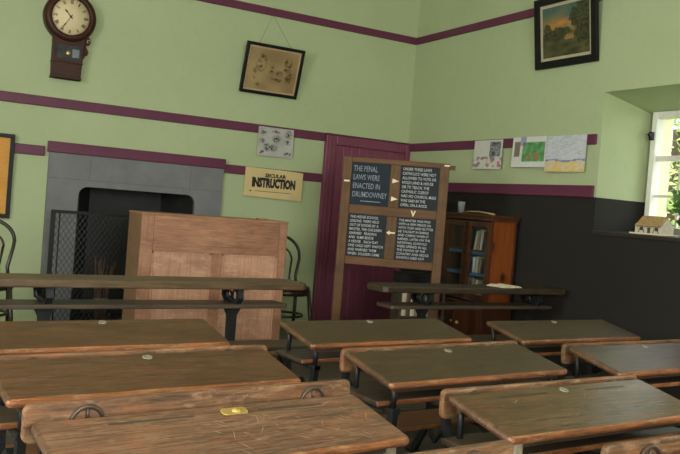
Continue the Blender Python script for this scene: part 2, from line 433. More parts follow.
# plank door filling the corner
door = struct(bpy.data.objects.new('door_1', None)); COL.objects.link(door); door.location = (4.07, YA, DAIS)
w = MB()
n = 9; x0, x1 = 3.70, 4.50
for k in range(n):
    a = x0 + (x1 - x0) * k / n; b = x0 + (x1 - x0) * (k + 1) / n
    w.box(a + .0005 - 4.07, b - .0005 - 4.07, -.03, -.002, 0.01, 1.985 - .09 - DAIS, bev=0.006)
w.build('door_planks', M['purple_door'], door)
w = MB(); w.box(3.59 - 4.07, 3.70 - 4.07, -.05, 0, 0, 1.985 - DAIS, bev=.008); w.box(4.50 - 4.07, XB - 4.07, -.05, 0, 0, 1.985 - DAIS, bev=.006)
w.box(3.70 - 4.07, 4.50 - 4.07, -.05, 0, 1.985 - .09 - DAIS, 1.985 - DAIS, bev=.008); w.box(3.622 - 4.07, 3.648 - 4.07, -.058, -.05, 0, 1.985 - DAIS - .02, bev=.004)
w.build('door_frame', M['purple_door'], door)

# ------------------------------------------------------------------ fireplace
fp = thing('fireplace', 'grey stone fireplace with round-cornered black opening and a purple strip along its top', 'fireplace', (1.835, YA, DAIS))
ox, oz = 1.835, DAIS
def inner(x0, x1, z1, r=.075):
    c = arc(x0 + r - ox, z1 - r - oz, r, PI, PI / 2, 6) + arc(x1 - r - ox, z1 - r - oz, r, PI / 2, 0, 6)
    return c
outl = [(1.09 - ox, 0), (1.09 - ox, 1.56 - oz), (2.583 - ox, 1.56 - oz), (2.583 - ox, 0), (2.335 - ox, 0)] + inner(1.34, 2.335, 1.30)[::-1] + [(1.34 - ox, 0)]
MB().prism(outl, 'y', -.035, 0, bev=.004).build('surround', M['stone'], fp)
w = MB()
for z in (1.355, 1.00): 
    for a, b in ((1.095, 1.35), (2.332, 2.578)) if z < 1.29 else ((1.095, 2.578),): w.box(a - ox, b - ox, -.0362, -.034, z - oz - .002, z - oz + .002)
for x, z0, z1 in ((1.42, 1.357, 1.555), (2.28, 1.357, 1.555)): w.box(x - ox - .002, x - ox + .002, -.0362, -.034, z0 - oz, z1 - oz)
w.build('joint_lines', plain('joint_shadow', rgb(92, 95, 98), .8), fp)  # thin darker grey lines along the block joints
w = MB()
w.box(1.354 - ox, 2.327 - ox, .40, .44, 0, 1.2); w.prism([(1.30 - ox, .0), (1.352 - ox, .0), (1.52 - ox, .40), (1.46 - ox, .42)], 'z', 0, 1.25)
w.prism([(2.329 - ox, .0), (2.38 - ox, .0), (2.22 - ox, .42), (2.16 - ox, .40)], 'z', 0, 1.25); w.box(1.354 - ox, 2.327 - ox, 0.001, .44, 0, .02)
w.box(1.354 - ox, 2.327 - ox, .02, .44, 1.15, 1.2)
w.build('firebox', M['soot'], fp)
MB().box(1.075 - ox, 2.595 - ox, -.05, 0, 1.56 - oz, 1.648 - oz, bev=.006).build('mantel_strip', M['purple'], fp)

# bundle of kindling standing in the hearth
k_ = thing('kindling_bundle', 'small bundle of dry brown sticks standing in the black hearth', 'kindling', (1.60, 6.92, DAIS + .02))
w = MB(); rr = random.Random(3)
for i in range(16):
    a = rr.uniform(0, 2 * PI); r0 = rr.uniform(0, .05); r1 = rr.uniform(.03, .13)
    w.tube([(r0 * math.cos(a), r0 * math.sin(a), 0), (r1 * math.cos(a) * .7, r1 * math.sin(a) * .35, .3), (r1 * math.cos(a + .2) * 1.0, r1 * math.sin(a + .2) * .5, .44 + rr.uniform(0, .10))], [.006, .005, .004], 6)
w.build('sticks', M['kindling'], k_)
MB().lathe([(.05, .16), (.062, .165), (.064, .18), (.05, .185)], 16).build('twine', M['string'], k_)

# fire guard: iron frame with diamond mesh
g = thing('fire_guard', 'black wire-mesh fire guard standing in front of the hearth', 'fire guard', (1.65, 6.55, DAIS))
gw, gh = .545, .935
w = MB()
for q in (-gw, gw): w.box(q - .017, q + .017, -.012, .012, 0, gh, bev=.003); w.box(q - .02, q + .02, -.10, .10, 0, .014, bev=.003)
w.box(-gw, gw, -.01, .01, gh - .024, gh, bev=.003); w.box(-gw, gw, -.01, .01, .04, .06, bev=.003); w.tube([(-gw + .05, 0, .05), (-gw + .05, 0, gh - .02)], .005, 6)
w.build('guard_frame', M['black'], g)
w = MB(); st = .040; slope = 1.5
def clipline(c, sgn):
    pts = []
    H_ = gh - .05
    for x, z in ((-gw, None), (gw, None)):
        zz = sgn * slope * x + c
        if .05 <= zz <= gh: pts.append((x, zz))
    for z in (.05, gh):
        x = (z - c) / (sgn * slope)
        if -gw < x < gw: pts.append((x, z))
    return pts[:2] if len(pts) >= 2 else None
cc = -gw * slope
while cc < gh + gw * slope:
    for sg in (1, -1):
        p = clipline(cc, sg)
        if p: w.tube([(p[0][0], .002 * sg, p[0][1]), (p[1][0], .002 * sg, p[1][1])],   .0027, 4, smooth=False)
    cc += st * slope
w.build('wire_mesh', M['iron'], g)

# ------------------------------------------------------------------ pine screen-backed desk
px0, px1, py0, py1, ptop = 1.485, 2.575, 5.42, 5.74, 1.145
pd = thing('pine_cabinet', 'tall bare pine cabinet with panelled back, standing in front of the hearth', 'cabinet', ((px0 + px1) / 2, (py0 + py1) / 2, DAIS))
cx, cy = (px0 + px1) / 2, (py0 + py1) / 2
hw, hd, hh = (px1 - px0) / 2, (py1 - py0) / 2, ptop - DAIS
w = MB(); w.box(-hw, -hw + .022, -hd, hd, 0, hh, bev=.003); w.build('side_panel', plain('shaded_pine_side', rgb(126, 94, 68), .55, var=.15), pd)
w = MB(); w.box(hw - .022, hw, -hd, hd, 0, hh, bev=.003); w.build('side_panel', M['pine'], pd)
w = MB(); w.box(-hw + .022, hw - .022, hd - .02, hd, 0, hh); w.build('rear_panel', M['pine'], pd)
w = MB(); w.box(-hw, -hw + .085, -hd - .022, -hd, 0, hh, bev=.003); w.build('stile', M['pine_stile'], pd)
w = MB(); w.box(hw - .065, hw, -hd - .022, -hd, 0, hh, bev=.003); w.build('stile', M['pine_stile'], pd)
w = MB(); w.box(-.03, .05, -hd - .022, -hd, 0, hh - .245, bev=.003); w.build('stile', M['pine_stile'], pd)
w = MB(); w.box(-hw + .086, hw - .066, -hd - .0225, -hd, hh - .244, hh, bev=.003); w.build('top_rail', M['pine_x'], pd)
w = MB(); w.box(-hw + .086, -.031, -hd - .0225, -hd, 0, .12); w.box(.051, hw - .066, -hd - .0225, -hd, 0, .12); w.build('bottom_rail', M['pine_x'], pd)
for a, b in ((-hw + .085, -.03), (.05, hw - .065)):
    w = MB(); w.box(a, b, -hd - .010, -hd, .12, hh - .244); 
    for q in (a, b - .012): w.box(q, q + .012, -hd - .018, -hd - .010, .12, hh - .244)
    w.box(a, b, -hd - .018, -hd - .010, hh - .256, hh - .244)
    w.box((a + b) / 2 - .0012, (a + b) / 2 + .0012, -hd - .0112, -hd - .0098, .12, hh - .256); w.build('panel', M['pine'], pd)
w = MB(); w.box(-hw - .004, hw + .004, -hd - .024, hd + .004, hh, hh + .016, bev=.004); w.box(.36, .44, -hd + .1, -hd + .16, hh + .016, hh + .026, bev=.003); w.build('cabinet_top', M['pine_x'], pd)

# ------------------------------------------------------------------ bentwood chairs
def chair(loc, rotz, label):
    t = thing('bentwood_chair', label, 'chair', loc, rotz, 'bentwood chairs by the back wall')
    # local: back is at +y, sitter faces -y
    MB().lathe([(0, .455), (.19, .455), (.205, .45), (.205, .435), (.195, .43), (0, .43)], 32).build('seat', M['bentwood'], t)
    MB().lathe([(.175, .43), (.19, .43), (.19, .385), (.175, .385), (.175, .43)], 32).build('seat_ring', M['bentwood'], t)
    for sx in (-1, 1):
        MB().tube([(sx * .15, -.13, .43), (sx * .17, -.16, .2), (sx * .18, -.18, 0)], [.017, .015, .012], 10).build('leg', M['bentwood'], t)
    def loop(wd, z1, y0, y1, n=16):
        pts = [(-wd * .86, y0, .40), (-wd * .80, y0 + .01, .52), (-wd * .96, y0 + .03, .66)]
        for k in range(n + 1):
            a = PI - PI * k / n; pts.append((wd * math.cos(a), y0 + (y1 - y0) * (.6 + .4 * math.sin(a)), z1 - wd * .75 + wd * .75 * math.sin(a)))
        return pts + [(wd * .96, y0 + .03, .66), (wd * .80, y0 + .01, .52), (wd * .86, y0, .40)]
    w = MB(); w.tube(loop(.205, .858, .15, .24), .013, 10); w.build('back_hoop', M['bentwood'], t)
    w = MB(); w.tube(loop(.135, .765, .155, .235), .009, 8); w.build('inner_hoop', M['bentwood'], t)
    for sx in (-1, 1):
        MB().tube([(sx * .176, .15, .42), (sx * .19, .18, .2), (sx * .20, .22, 0)], [.016, .015, .012], 10).build('leg', M['bentwood'], t)
    MB().lathe([(.15, .215), (.16, .225), (.17, .215), (.16, .205), (.15, .215)], 28).build('foot_ring', M['bentwood'], t)
    return t
chair((2.87, 5.98, DAIS), math.radians(0), 'bentwood chair behind the pine cabinet, under the buff poster')
chair((.585, 5.98, DAIS), math.radians(0), 'bentwood chair under the ochre framed board, left of the fireplace')

# ------------------------------------------------------------------ slate stand
bx, by = 3.344, 5.12
th = -math.atan2(.54684, .83724)      # local x = to the right as the pupils see it
bs = thing('slate_stand', 'tall brown wooden stand holding four chalk-written slates', 'blackboard', (bx, by, DAIS), th)
Z = lambda z: z - DAIS
w = MB(); w.box(-.435, -.366, -.02, .02, 0, Z(1.69), bev=.004); w.build('post', M['frame_wood'], bs)
w = MB(); w.box(.295, .366, -.02, .02, 0, Z(1.69), bev=.004); w.build('post', M['frame_wood'], bs)
w = MB(); w.box(-.366, .295, -.018, .018, Z(1.652), Z(1.69), bev=.003); w.box(.366, .41, -.01, .01, Z(1.645), Z(1.678), bev=.003); w.build('top_rail', M['frame_wood_x'], bs)
w = MB(); w.box(-.366, .295, -.018, .018, Z(1.262), Z(1.330), bev=.003); w.build('middle_rail', M['frame_wood_x'], bs)
w = MB(); w.box(-.366, .295, -.018, .018, Z(.878), Z(.938), bev=.003); w.build('bottom_rail', M['frame_wood_x'], bs)
w = MB(); w.box(-.074, .004, -.016, .016, Z(.938), Z(1.262), bev=.003); w.box(-.074, .004, -.016, .016, Z(1.33), Z(1.652), bev=.003); w.build('middle_stile', M['frame_wood'], bs)
for s in (-.40, .33):
    w = MB(); w.box(s - .03, s + .03, -.25, .25, 0, .05, bev=.005); w.build('foot', M['frame_wood'], bs)
txt = {
 (0, 1): "THE PENAL\nLAWS WERE\nENACTED IN\nDRUMDOWNEY",
 (1, 1): "UNDER THESE LAWS\nCATHOLICS WERE NOT\nALLOWED TO VOTE OR\nHOLD LAND & HOUSE\nOR TO TEACH. THE\nCATHOLIC CLERGY\nHAD NO CHURCH, MASS\nWAS SAID IN THE\nOPEN, ON A ROCK",
 (0, 0): "THE HEDGE SCHOOL\nLESSONS  WERE HELD\nOUT OF DOORS BY A\nMASTER. THE CHILDREN\nLEARNED   READING\nAND  SUMS BESIDE\nA HEDGE.   EACH DAY\nONE CHILD KEPT WATCH\nAND WARNED THEM\nWHEN  SOLDIERS CAME",
 (1, 0): "THE MASTER WAS PAID\nWITH A FEW PENCE OR\nWITH TURF AND BUTTER\nHE TAUGHT IN BARNS\nAND CABINS WHEN IT\nRAINED. LATER ON THE\nNATIONAL SCHOOLS\nWERE OPENED IN ALL\nTHE TOWNS OF THE\nCOUNTRY AND HEDGE\nSCHOOLS DIED OUT"}
xs = {0: (-.366, -.074), 1: (.004, .295)}; zs = {1: (1.33, 1.652), 0: (.938, 1.262)}
for (i, j), body in txt.items():
    a, b = xs[i]; c, d = zs[j]
    s = MB().box(a, b, -.009, .004, Z(c), Z(d)).build('slate', M['slate_blue'] if (i, j) == (0, 1) else M['slate'], bs)
    mrg = .014; big = (i, j) == (0, 1)
    text_part('chalk_lettering', body, M['chalk_dim'] if big else M['chalk'], (a + mrg, -.0092, Z(c) + (.06 if big else .012)), (1, 0, 0), (0, 0, 1), b - a - 2 * mrg, d - c - (.085 if big else .024), s, bold=0.006 if big else 0.008, line=1.1)
    if big: MB().box(a + .08, b - .06, -.0098, -.009, Z(c) + .028, Z(c) + .034).build('chalk_line', M['chalk_dim'], s)
def flat_tri(name, pts, y=-.0196):
    return MB().prism(pts, 'y', y, y + .002).build(name, M['card'], bs)
for z in (1.53, 1.395): flat_tri('paper_arrow', [(-.055, Z(z) - .018), (-.005, Z(z)), (-.055, Z(z) + .018)])
flat_tri('paper_arrow', [(.10, Z(1.318)), (.112, Z(1.318)), (.12, Z(1.29)), (.128, Z(1.318)), (.140, Z(1.318)), (.12, Z(1.27))])
flat_tri('paper_arrow', [(-.07, Z(1.138)), (-.045, Z(1.155)), (-.045, Z(1.145)), (-.005, Z(1.143)), (-.005, Z(1.133)), (-.045, Z(1.132)), (-.045, Z(1.121))])
MB().box(-.42, -.378, -.022, -.0195, Z(1.50), Z(1.512)).build('paper_tag', M['card'], bs)
MB().box(.325, .365, -.022, -.0195, Z(1.668), Z(1.68)).build('paper_tag', M['card'], bs)

# ------------------------------------------------------------------ glazed bookcase
bcx0, bcx1, bcy0, bcy1, btop = 4.245, 4.505, 5.085, 5.72, 1.315
bc = thing('bookcase', 'glazed two-door bookcase with an orange pine side, against the dark dado', 'bookcase', ((bcx0 + bcx1) / 2, (bcy0 + bcy1) / 2, DAIS))
OX, OY = (bcx0 + bcx1) / 2, (bcy0 + bcy1) / 2
hx, hy, hz = (bcx1 - bcx0) / 2, (bcy1 - bcy0) / 2, btop - DAIS
MB().box(-hx + .02, hx, -hy, -hy + .02, .44, hz).box(-hx, -hx + .02, -hy, -hy + .02, .44, hz, mat=1).box(hx - .022, hx, -hy - .003, -hy, .44, hz, mat=1).build('side_panel', [M['knotty'], M['case_wood']], bc)
MB().box(-hx, hx, hy - .02, hy, .44, hz).build('side_panel', M['case_wood'], bc)
MB().box(hx - .012, hx, -hy + .02, hy - .02, .44, hz).build('back_panel', M['blue'], bc)
MB().box(-hx - .03, hx, -hy - .03, hy + .03, hz, hz + .02, bev=.004).box(-hx - .015, hx, -hy - .015, hy + .015, hz - .03, hz, bev=.003).build('cornice', M['case_wood'], bc)
for z in (.47, .62, .83): MB().box(-hx + .03, hx - .012, -hy + .02, hy - .02, z - DAIS + (.0 if z > .5 else .14) - .012, z - DAIS + (.0 if z > .5 else .14) + .012).build('shelf', M['blue'], bc) if z != .47 else None
MB().box(-hx + .03, hx - .012, -hy + .02, hy - .02, 1.01 - DAIS - .012, 1.01 - DAIS + .012).build('shelf', M['blue'], bc)
for (a, b) in ((-hy + .012, -.002), (.002, hy - .012)):
    d = MB().box(-hx - .002, -hx + .02, a, a + .045, .45, hz - .04).box(-hx - .002, -hx + .02, b - .045, b, .45, hz - .04).box(-hx - .002, -hx + .02, a + .045, b - .045, hz - .085, hz - .04).box(-hx - .002, -hx + .02, a + .045, b - .045, .45, .50)
    d.box(-hx + .002, -hx + .016, a + .045, b - .045, .985 - DAIS + .04, .985 - DAIS + .055); d = d.build('door', M['case_wood'], bc)
    MB().box(-hx + .008, -hx + .011, a + .045, b - .045, .50, hz - .085).build('door_glass', M['case_glass'], d)
# carved strip on the meeting stiles and the cupboard base below
w = MB()
for k in range(8): w.lathe([(0, -.012), (.016, -.008), (.02, 0), (.016, .008), (0, .012)], 12, M4=Matrix.Translation((-hx - .002, 0, .52 + k * .07)) @ Matrix.Rotation(PI / 2, 4, 'Y'))
w.box(-hx - .008, -hx - .002, -.02, .02, .46, hz - .05); w.build('carved_strip', M['clock_wood'], bc)
MB().box(-hx - .05, hx, -hy - .02, hy + .04, .03, .44, bev=.004).box(-hx - .065, hx, -hy - .035, hy + .05, .42, .44, bev=.004).box(-hx - .06, hx, -hy - .03, hy + .05, 0, .05, bev=.004).build('base_cupboard', M['case_wood'], bc)
for a, b in ((-hy + .03, -.012), (.012, hy - .01)):
    d = MB().box(-hx - .058, -hx - .05, a, b, .08, .39, bev=.003).build('cupboard_door', M['case_wood'], bc)
    MB().lathe([(0, 0), (.012, 0), (.014, .012), (0, .018)], 12, M4=Matrix.Translation((-hx - .058, (b - .03) if b < 0 else (a + .03), .25)) @ Matrix.Rotation(-PI / 2, 4, 'Y')).build('knob', M['brass'], d)

BOOKC = {'cream': rgb(206, 196, 168), 'white': rgb(214, 212, 204), 'tan': rgb(170, 136, 92), 'grey': rgb(140, 140, 136), 'red': rgb(122, 48, 40), 'green': rgb(70, 88, 66), 'brown': rgb(96, 66, 44), 'navy': rgb(52, 60, 84)}
BM = {k: plain('cloth_' + k, v, .6, var=.08) for k, v in BOOKC.items()}
def book(loc, t, h, d, col, label, group, rotz=0.0, tilt=0.0):
    """spine faces local -y; thickness along x; tilt leans it about its base"""
    o = thing('book', label, 'book', loc, rotz, group)
    o.rotation_euler = (0, tilt, rotz)
    w = MB(); w.box(-t / 2, -t / 2 + .003, 0, d, 0, h); w.box(t / 2 - .003, t / 2, 0, d, 0, h)
    w.prism([(-t / 2, .006), (-t / 2 + .002, .001), (0, -.004), (t / 2 - .002, .001), (t / 2, .006)], 'z', 0, h)
    w.build('cover', BM[col], o)
    MB().box(-t / 2 + .003, t / 2 - .003, .006, d - .006, .004, h - .004).build('pages', M['page'], o)
    return o
RZ = -PI / 2   # spines face -x
sh = {'upper': 1.0235, 'middle': .8435, 'lower': .6335}
ip = [  # y, thickness, height, colour, tilt, shelf, label
 (5.36, .022, .17, 'cream', .16, 'upper', 'cream book leaning on the bookcase top shelf, nearest the carved strip'),
 (5.325, .026, .185, 'tan', .14, 'upper', 'tan book leaning among pale books on the bookcase top shelf'),
 (5.285, .020, .18, 'white', .12, 'upper', 'white book leaning on the bookcase top shelf, behind the right door'),
 (5.245, .028, .17, 'brown', .08, 'upper', 'brown book on the bookcase top shelf between white and grey books'),
 (5.205, .022, .19, 'grey', .04, 'upper', 'grey book on the bookcase top shelf nearest its orange side'),
 (5.495, .030, .125, 'white', 0, 'middle', 'short white book on the bookcase second shelf behind the left door'),
 (5.455, .022, .135, 'grey', 0, 'middle', 'slim grey book beside the short white book on the second shelf'),
 (5.355, .026, .13, 'white', 0, 'middle', 'white book on the bookcase second shelf behind the right door'),
 (5.32, .022, .135, 'cream', .1, 'middle', 'cream book leaning beside the white one on the second shelf'),
 (5.28, .024, .12, 'tan', .14, 'middle', 'tan book leaning on the bookcase second shelf'),
 (5.24, .024, .125, 'navy', .12, 'middle', 'navy book leaning on the bookcase second shelf near the orange side'),
 (5.50, .030, .16, 'cream', 0, 'lower', 'cream book on the bookcase lowest shelf behind the left door'),
 (5.46, .024, .15, 'white', 0, 'lower', 'white book on the bookcase lowest shelf behind the left door'),
 (5.34, .024, .16, 'tan', 0, 'lower', 'tan book on the bookcase lowest shelf behind the right door'),
 (5.30, .026, .15, 'cream', .06, 'lower', 'cream book on the bookcase lowest shelf behind the right door'),
]
for y, t, h, col, tl, shf, lab in ip: book((4.30, y, sh[shf] + (.0 if tl == 0 else .002)), t, h, .12, col, lab, 'books in the glazed bookcase', RZ, tl)

# tumbler and cane on the bookcase
tb = tag(MB().lathe([(0, 0), (.026, 0), (.033, .1), (.031, .1), (.0245, .008), (0, .008)], 24).build('drinking_glass', M['tumbler'], loc=(4.36, 5.66, btop + .02)), 'clear drinking glass standing on the bookcase top', 'glass')
tag(MB().tube([(0, -.2, .008), (0, -.1, .016), (0, 0, .021), (0, .1, .020), (0, .2, .012)], [.007, .0075, .0075, .0075, .007], 8).build('cane', M['bamboo'], loc=(4.30, 5.335, btop + .018)), 'pale bent cane lying along the bookcase top', 'cane')

# ------------------------------------------------------------------ wall clock
ck = thing('wall_clock', 'drop-case wall clock with cream dial and Roman numerals above the fireplace', 'clock', (1.172, YA, 2.155))
fc = .495   # height of the dial centre over the case foot
RX = Matrix.Rotation(PI / 2, 4, 'X')
MB().lathe([(.145, .09), (.152, .108), (.168, .112), (.195, .098), (.203, .07), (.203, .0), (.1, .0)], 48, M4=Matrix.Translation((0, 0, fc)) @ RX).build('bezel', M['clock_wood'], ck)
MB().lathe([(0, .088), (.149, .086), (.149, .08), (0, .08)], 48, M4=Matrix.Translation((0, 0, fc)) @ RX).build('dial', M['dial'], ck)
dl = bpy.data.objects['dial']
num = ['XII', 'I', 'II', 'III', 'IIII', 'V', 'VI', 'VII', 'VIII', 'IX', 'X', 'XI']
for k, s in enumerate(num):
    a = PI / 2 - k * PI / 6; c = Vector((math.cos(a), 0, math.sin(a))); tgt = Vector((0, -.0885, fc)) + c * .118
    ww = .009 * sum(.55 if ch == 'I' else 1.15 for ch in s) + .004; hgt = .030
    X = Vector((math.sin(a), 0, -math.cos(a))); U = c
    text_part('numeral', s, M['ink'], tgt - X * ww / 2 - U * hgt / 2, X, U, ww, hgt, dl, bold=.02)
w = MB(); w.box(-.0015, .0015, -.0015, .0, .139, .141)
ticks = MB()
for k in range(60):
    a = k * PI / 30; ticks.box(-.0012, .0012, -.0892, -.0875, .136, .143 if k % 5 else .145, M4=Matrix.Translation((0, 0, fc)) @ Matrix.Rotation(-a, 4, 'Y'))
ticks.build('minute_marks', M['ink'], dl); w.bm.free()
def hand(name, deg, L, wd, off):
    m = Matrix.Translation((0, 0, fc)) @ Matrix.Rotation(math.radians(deg), 4, 'Y')
    MB().prism([(-wd * .6, -.02), (wd * .6, -.02), (wd * .5, L * .55), (wd * 1.3, L * .68), (0, L), (-wd * 1.3, L * .68), (-wd * .5, L * .55)], 'y', off, off + .0015, M4=m).build(name, M['ink'], ck)
hand('hour_hand', 317.5, .075, .006, -.0935); hand('minute_hand', 212, .115, .004, -.0965)
MB().lathe([(0, .1), (.008, .098), (.008, .085), (0, .085)], 12, M4=Matrix.Translation((0, 0, fc)) @ RX).build('hand_boss', M['ink'], ck)
w = MB(); w.prism([(-.116, .0), (.108, .0), (.128, .36), (-.120, .36)], 'y', -.085, 0, bev=.005); w.prism([(-.122, 0), (.114, 0), (.114, .015), (-.122, .015)], 'y', -.095, 0, bev=.003)
w.prism([(-.121, .125), (.118, .125), (.118, .137), (-.121, .137)], 'y', -.092, 0, bev=.003); w.build('case', M['clock_wood'], ck)
w = MB(); w.box(-.085, .092, -.088, -.085, .155, .265); w.build('pendulum_window', plain('dark_tablet_glass', rgb(54, 56, 60), .15, var=.4, nscale=20), ck)
MB().lathe([(0, .006), (.014, .004), (.017, 0)], 20, M4=Matrix.Translation((.0, -.088, .205)) @ RX).build('pendulum_bob', M['brass'], ck)
MB().box(.03, .085, -.0885, -.088, .175, .24).build('tablet_label', plain('faded_tablet', rgb(104, 118, 120), .4, var=.3, nscale=50), ck)
ear = [(x - .014, z) for x, z in [(.14, .365), (.175, .36), (.192, .33), (.18, .30), (.160, .295), (.152, .28), (.165, .262), (.178, .24), (.168, .212), (.15, .205), (.146, .185), (.134, .18)]]
MB().prism(ear, 'y', -.06, -.03, bev=.006).build('carved_ear', M['clock_wood'], ck)
MB().tube([(.156 + .012 * math.cos(t), -.062, .325 + .012 * math.sin(t)) for t in [k * PI / 6 for k in range(10)]], .004, 6).build('ear_scroll', M['bamboo'], ck)

# ------------------------------------------------------------------ framed pictures
def framed(name, label, cat, W_, H_, fw, loc, rot, func, mat, nx, ny, inner_mat=None, mount=0.0, fmat=None):
    """local x right, z up, -y to the room; hung with its foot at loc"""
    t = thing(name, label, cat, loc); t.rotation_euler = rot
    fr = MB()
    fr.box(-W_ / 2, W_ / 2, -.028, 0, 0, fw, bev=.004); fr.box(-W_ / 2, W_ / 2, -.028, 0, H_ - fw, H_, bev=.004)
    fr.box(-W_ / 2, -W_ / 2 + fw, -.028, 0, fw, H_ - fw, bev=.004); fr.box(W_ / 2 - fw, W_ / 2, -.028, 0, fw, H_ - fw, bev=.004)
    fr.build('frame', fmat or M['black'], t)
    MB().box(-W_ / 2 + .004, W_ / 2 - .004, -.004, -.001, .004, H_ - .004).build('backing', M['soot'], t)
    if mount > 0:
        a, b, c, d = -W_ / 2 + fw, W_ / 2 - fw, fw, H_ - fw; mt = MB()
        mt.box(a, b, -.012, -.010, c, c + mount); mt.box(a, b, -.012, -.010, d - mount, d); mt.box(a, a + mount, -.012, -.010, c + mount, d - mount); mt.box(b - mount, b, -.012, -.010, c + mount, d - mount)
        mt.build('mount', inner_mat, t)
    i = fw + mount
    painted('print', (-W_ / 2 + i, -.0095, i), (W_ / 2 - i, -.0095, i), (W_ / 2 - i, -.0095, H_ - i), (-W_ / 2 + i, -.0095, H_ - i), nx, ny, func, mat, t)
    return t
def engraving(u, v):
    base = mix3(srgb3(170, 146, 104), srgb3(142, 118, 80), .5 + nz(u, v, 3, 1))
    for cx, cy, rx, ry in ((.27, .66, .10, .26), (.16, .42, .05, .2), (.80, .66, .09, .24), (.85, .4, .07, .2), (.5, .5, .05, .2), (.25, .12, .06, .05), (.66, .45, .10, .07), (.62, .28, .12, .05)):
        d = ((u - cx) / rx) ** 2 + ((v - cy) / ry) ** 2
        if d < 1.5: base = mix3(base, srgb3(92, 70, 44), (1.2 - d) * (.55 + 1.3 * nz(u, v, 18, 2)))
    return base
m1 = framed('framed_engraving', 'brown engraving in a thin black frame hanging from the picture rail by a string', 'picture', .572, .455, .028, (2.962, YA - .003, 2.276), (math.asin(.12 / .455) * 1.0, 0, 0), engraving, M['paint_gloss'], 70, 54, plain('buff_mount', rgb(176, 150, 112), .7), .016)
s_ = MB(); tp = (0, .09, .74)
nl = Vector((-.015, YA - .03, 3.0)) - Vector((0, YA - .003, 2.276))
Rinv = Matrix.Rotation(-m1.rotation_euler.x, 3, 'X'); nl = Rinv @ nl
s_.tube([(-.17, -.004, .448), tuple(nl), (.15, -.004, .448)], .0022, 5, smooth=False); s_.build('hanging_string', M['string'], m1)

def landscape(u, v):
    sky = mix3(srgb3(150, 132, 84), srgb3(84, 116, 104), (v - .5) * 2.6 + .8 * nz(u, v, 3, 4))
    c = sky
    gl = math.exp(-((v - .63) / .09) ** 2) * (1 if .15 < u < .8 else .3) * (.75 + .9 * nz(u, v * 3, 5, 5))
    c = mix3(c, srgb3(224, 152, 62), gl * 1.1)
    gnd = mix3(srgb3(56, 62, 38), srgb3(104, 96, 60), .5 + .9 * nz(u, v * 2, 5, 6))
    if v < .50 + .04 * nz(u, 0, 6, 7): c = gnd
    if v < .50 and abs(u - (.62 - .3 * (.5 - v))) < .10 and v > .30: c = mix3(c, srgb3(196, 148, 80), .6 * (.8 + nz(u, v * 5, 6, 8)))
    for cx, cy, r, s in ((.84, .74, .22, 1.3), (.70, .62, .10, 1.1), (.10, .56, .09, 1.2), (.36, .47, .16, .8), (.55, .48, .08, .6), (.9, .45, .2, 1.3)):
        d = math.hypot(u - cx, (v - cy) / s) / r + .55 * nz(u, v, 12, 9)
        if d < 1: c = mix3(c, mix3(srgb3(40, 46, 28), srgb3(84, 84, 48), .5 + nz(u, v, 20, 3)), .92)
    return tuple(x * .72 for x in c)
framed('framed_landscape', 'sunset landscape painting in a wide black frame high on the window-side wall', 'picture', .665, .556, .058, (XB - .004, 4.722, 2.545), (math.asin(.075 / .556), 0, -PI / 2), landscape, M['paint_gloss'], 80, 60, plain('pale_mount', rgb(176, 166, 138), .6), .024)
def ochre(u, v):
    c = mix3(srgb3(206, 142, 58), srgb3(222, 164, 82), .5 + nz(u, v, 3, 3))
    return c
framed('framed_board', 'tall ochre board in a black frame, cut by the photo edge above a bentwood chair', 'picture', .52, .665, .032, (.565, YA - .004, 1.004), (0.03, 0, 0), ochre, M['paint'], 12, 14)

# ------------------------------------------------------------------ papers on the walls
def sketches(u, v):
    c = mix3(srgb3(186, 184, 176), srgb3(168, 168, 160), .5 + nz(u, v, 3, 2))
    for cx, cy, rx, ry in ((.13, .82, .11, .13), (.85, .80, .12, .17), (.52, .62, .14, .15), (.12, .52, .10, .10), (.85, .54, .10, .10), (.26, .30, .13, .16), (.44, .30, .12, .13), (.85, .12, .12, .10), (.13, .12, .10, .08), (.5, .86, .14, .06)):
        d = ((u - cx) / rx) ** 2 + ((v - cy) / ry) ** 2
        if d < 1: c = mix3(c, srgb3(52, 52, 52), max(0, (.55 + 1.6 * nz(u, v, 22, 4))) * (1.15 - d))
    return c
s1 = painted('sketch_sheet', (2.893, YA - .026, 1.717), (3.25, YA - .026, 1.717), (3.25, YA - .026, 1.983), (2.893, YA - .026, 1.983), 66, 50, sketches, M['paint'], curl=.006)
tag(s1, 'grey sheet of small black ink sketches pinned over the upper purple rail', 'paper')
ps = thing('poster', 'buff poster lettered SECULAR INSTRUCTION pinned across the lower purple rail', 'poster', (3.08, YA - .026, 1.335))
MB().prism([(-.292, .004), (.296, -.012), (.300, .255), (.14, .262), (-.286, .268)], 'y', -.003, 0).build('poster_sheet', M['poster'], ps)
text_part('lettering', 'SECULAR', M['ink'], (-.09, -.0032, .186), (1, 0, 0), (0, 0, 1), .215, .036, ps, bold=.05)
text_part('lettering', 'INSTRUCTION', M['ink'], (-.215, -.0032, .088), (1, 0, 0), (0, 0, 1), .44, .094, ps, bold=.07)
MB().box(-.18, .19, -.0036, -.003, .052, .0565).prism([(-.24, .05), (-.225, .045), (-.21, .056), (-.225, .06)], 'y', -.0036, -.003).build('printed_rule', M['ink'], ps)

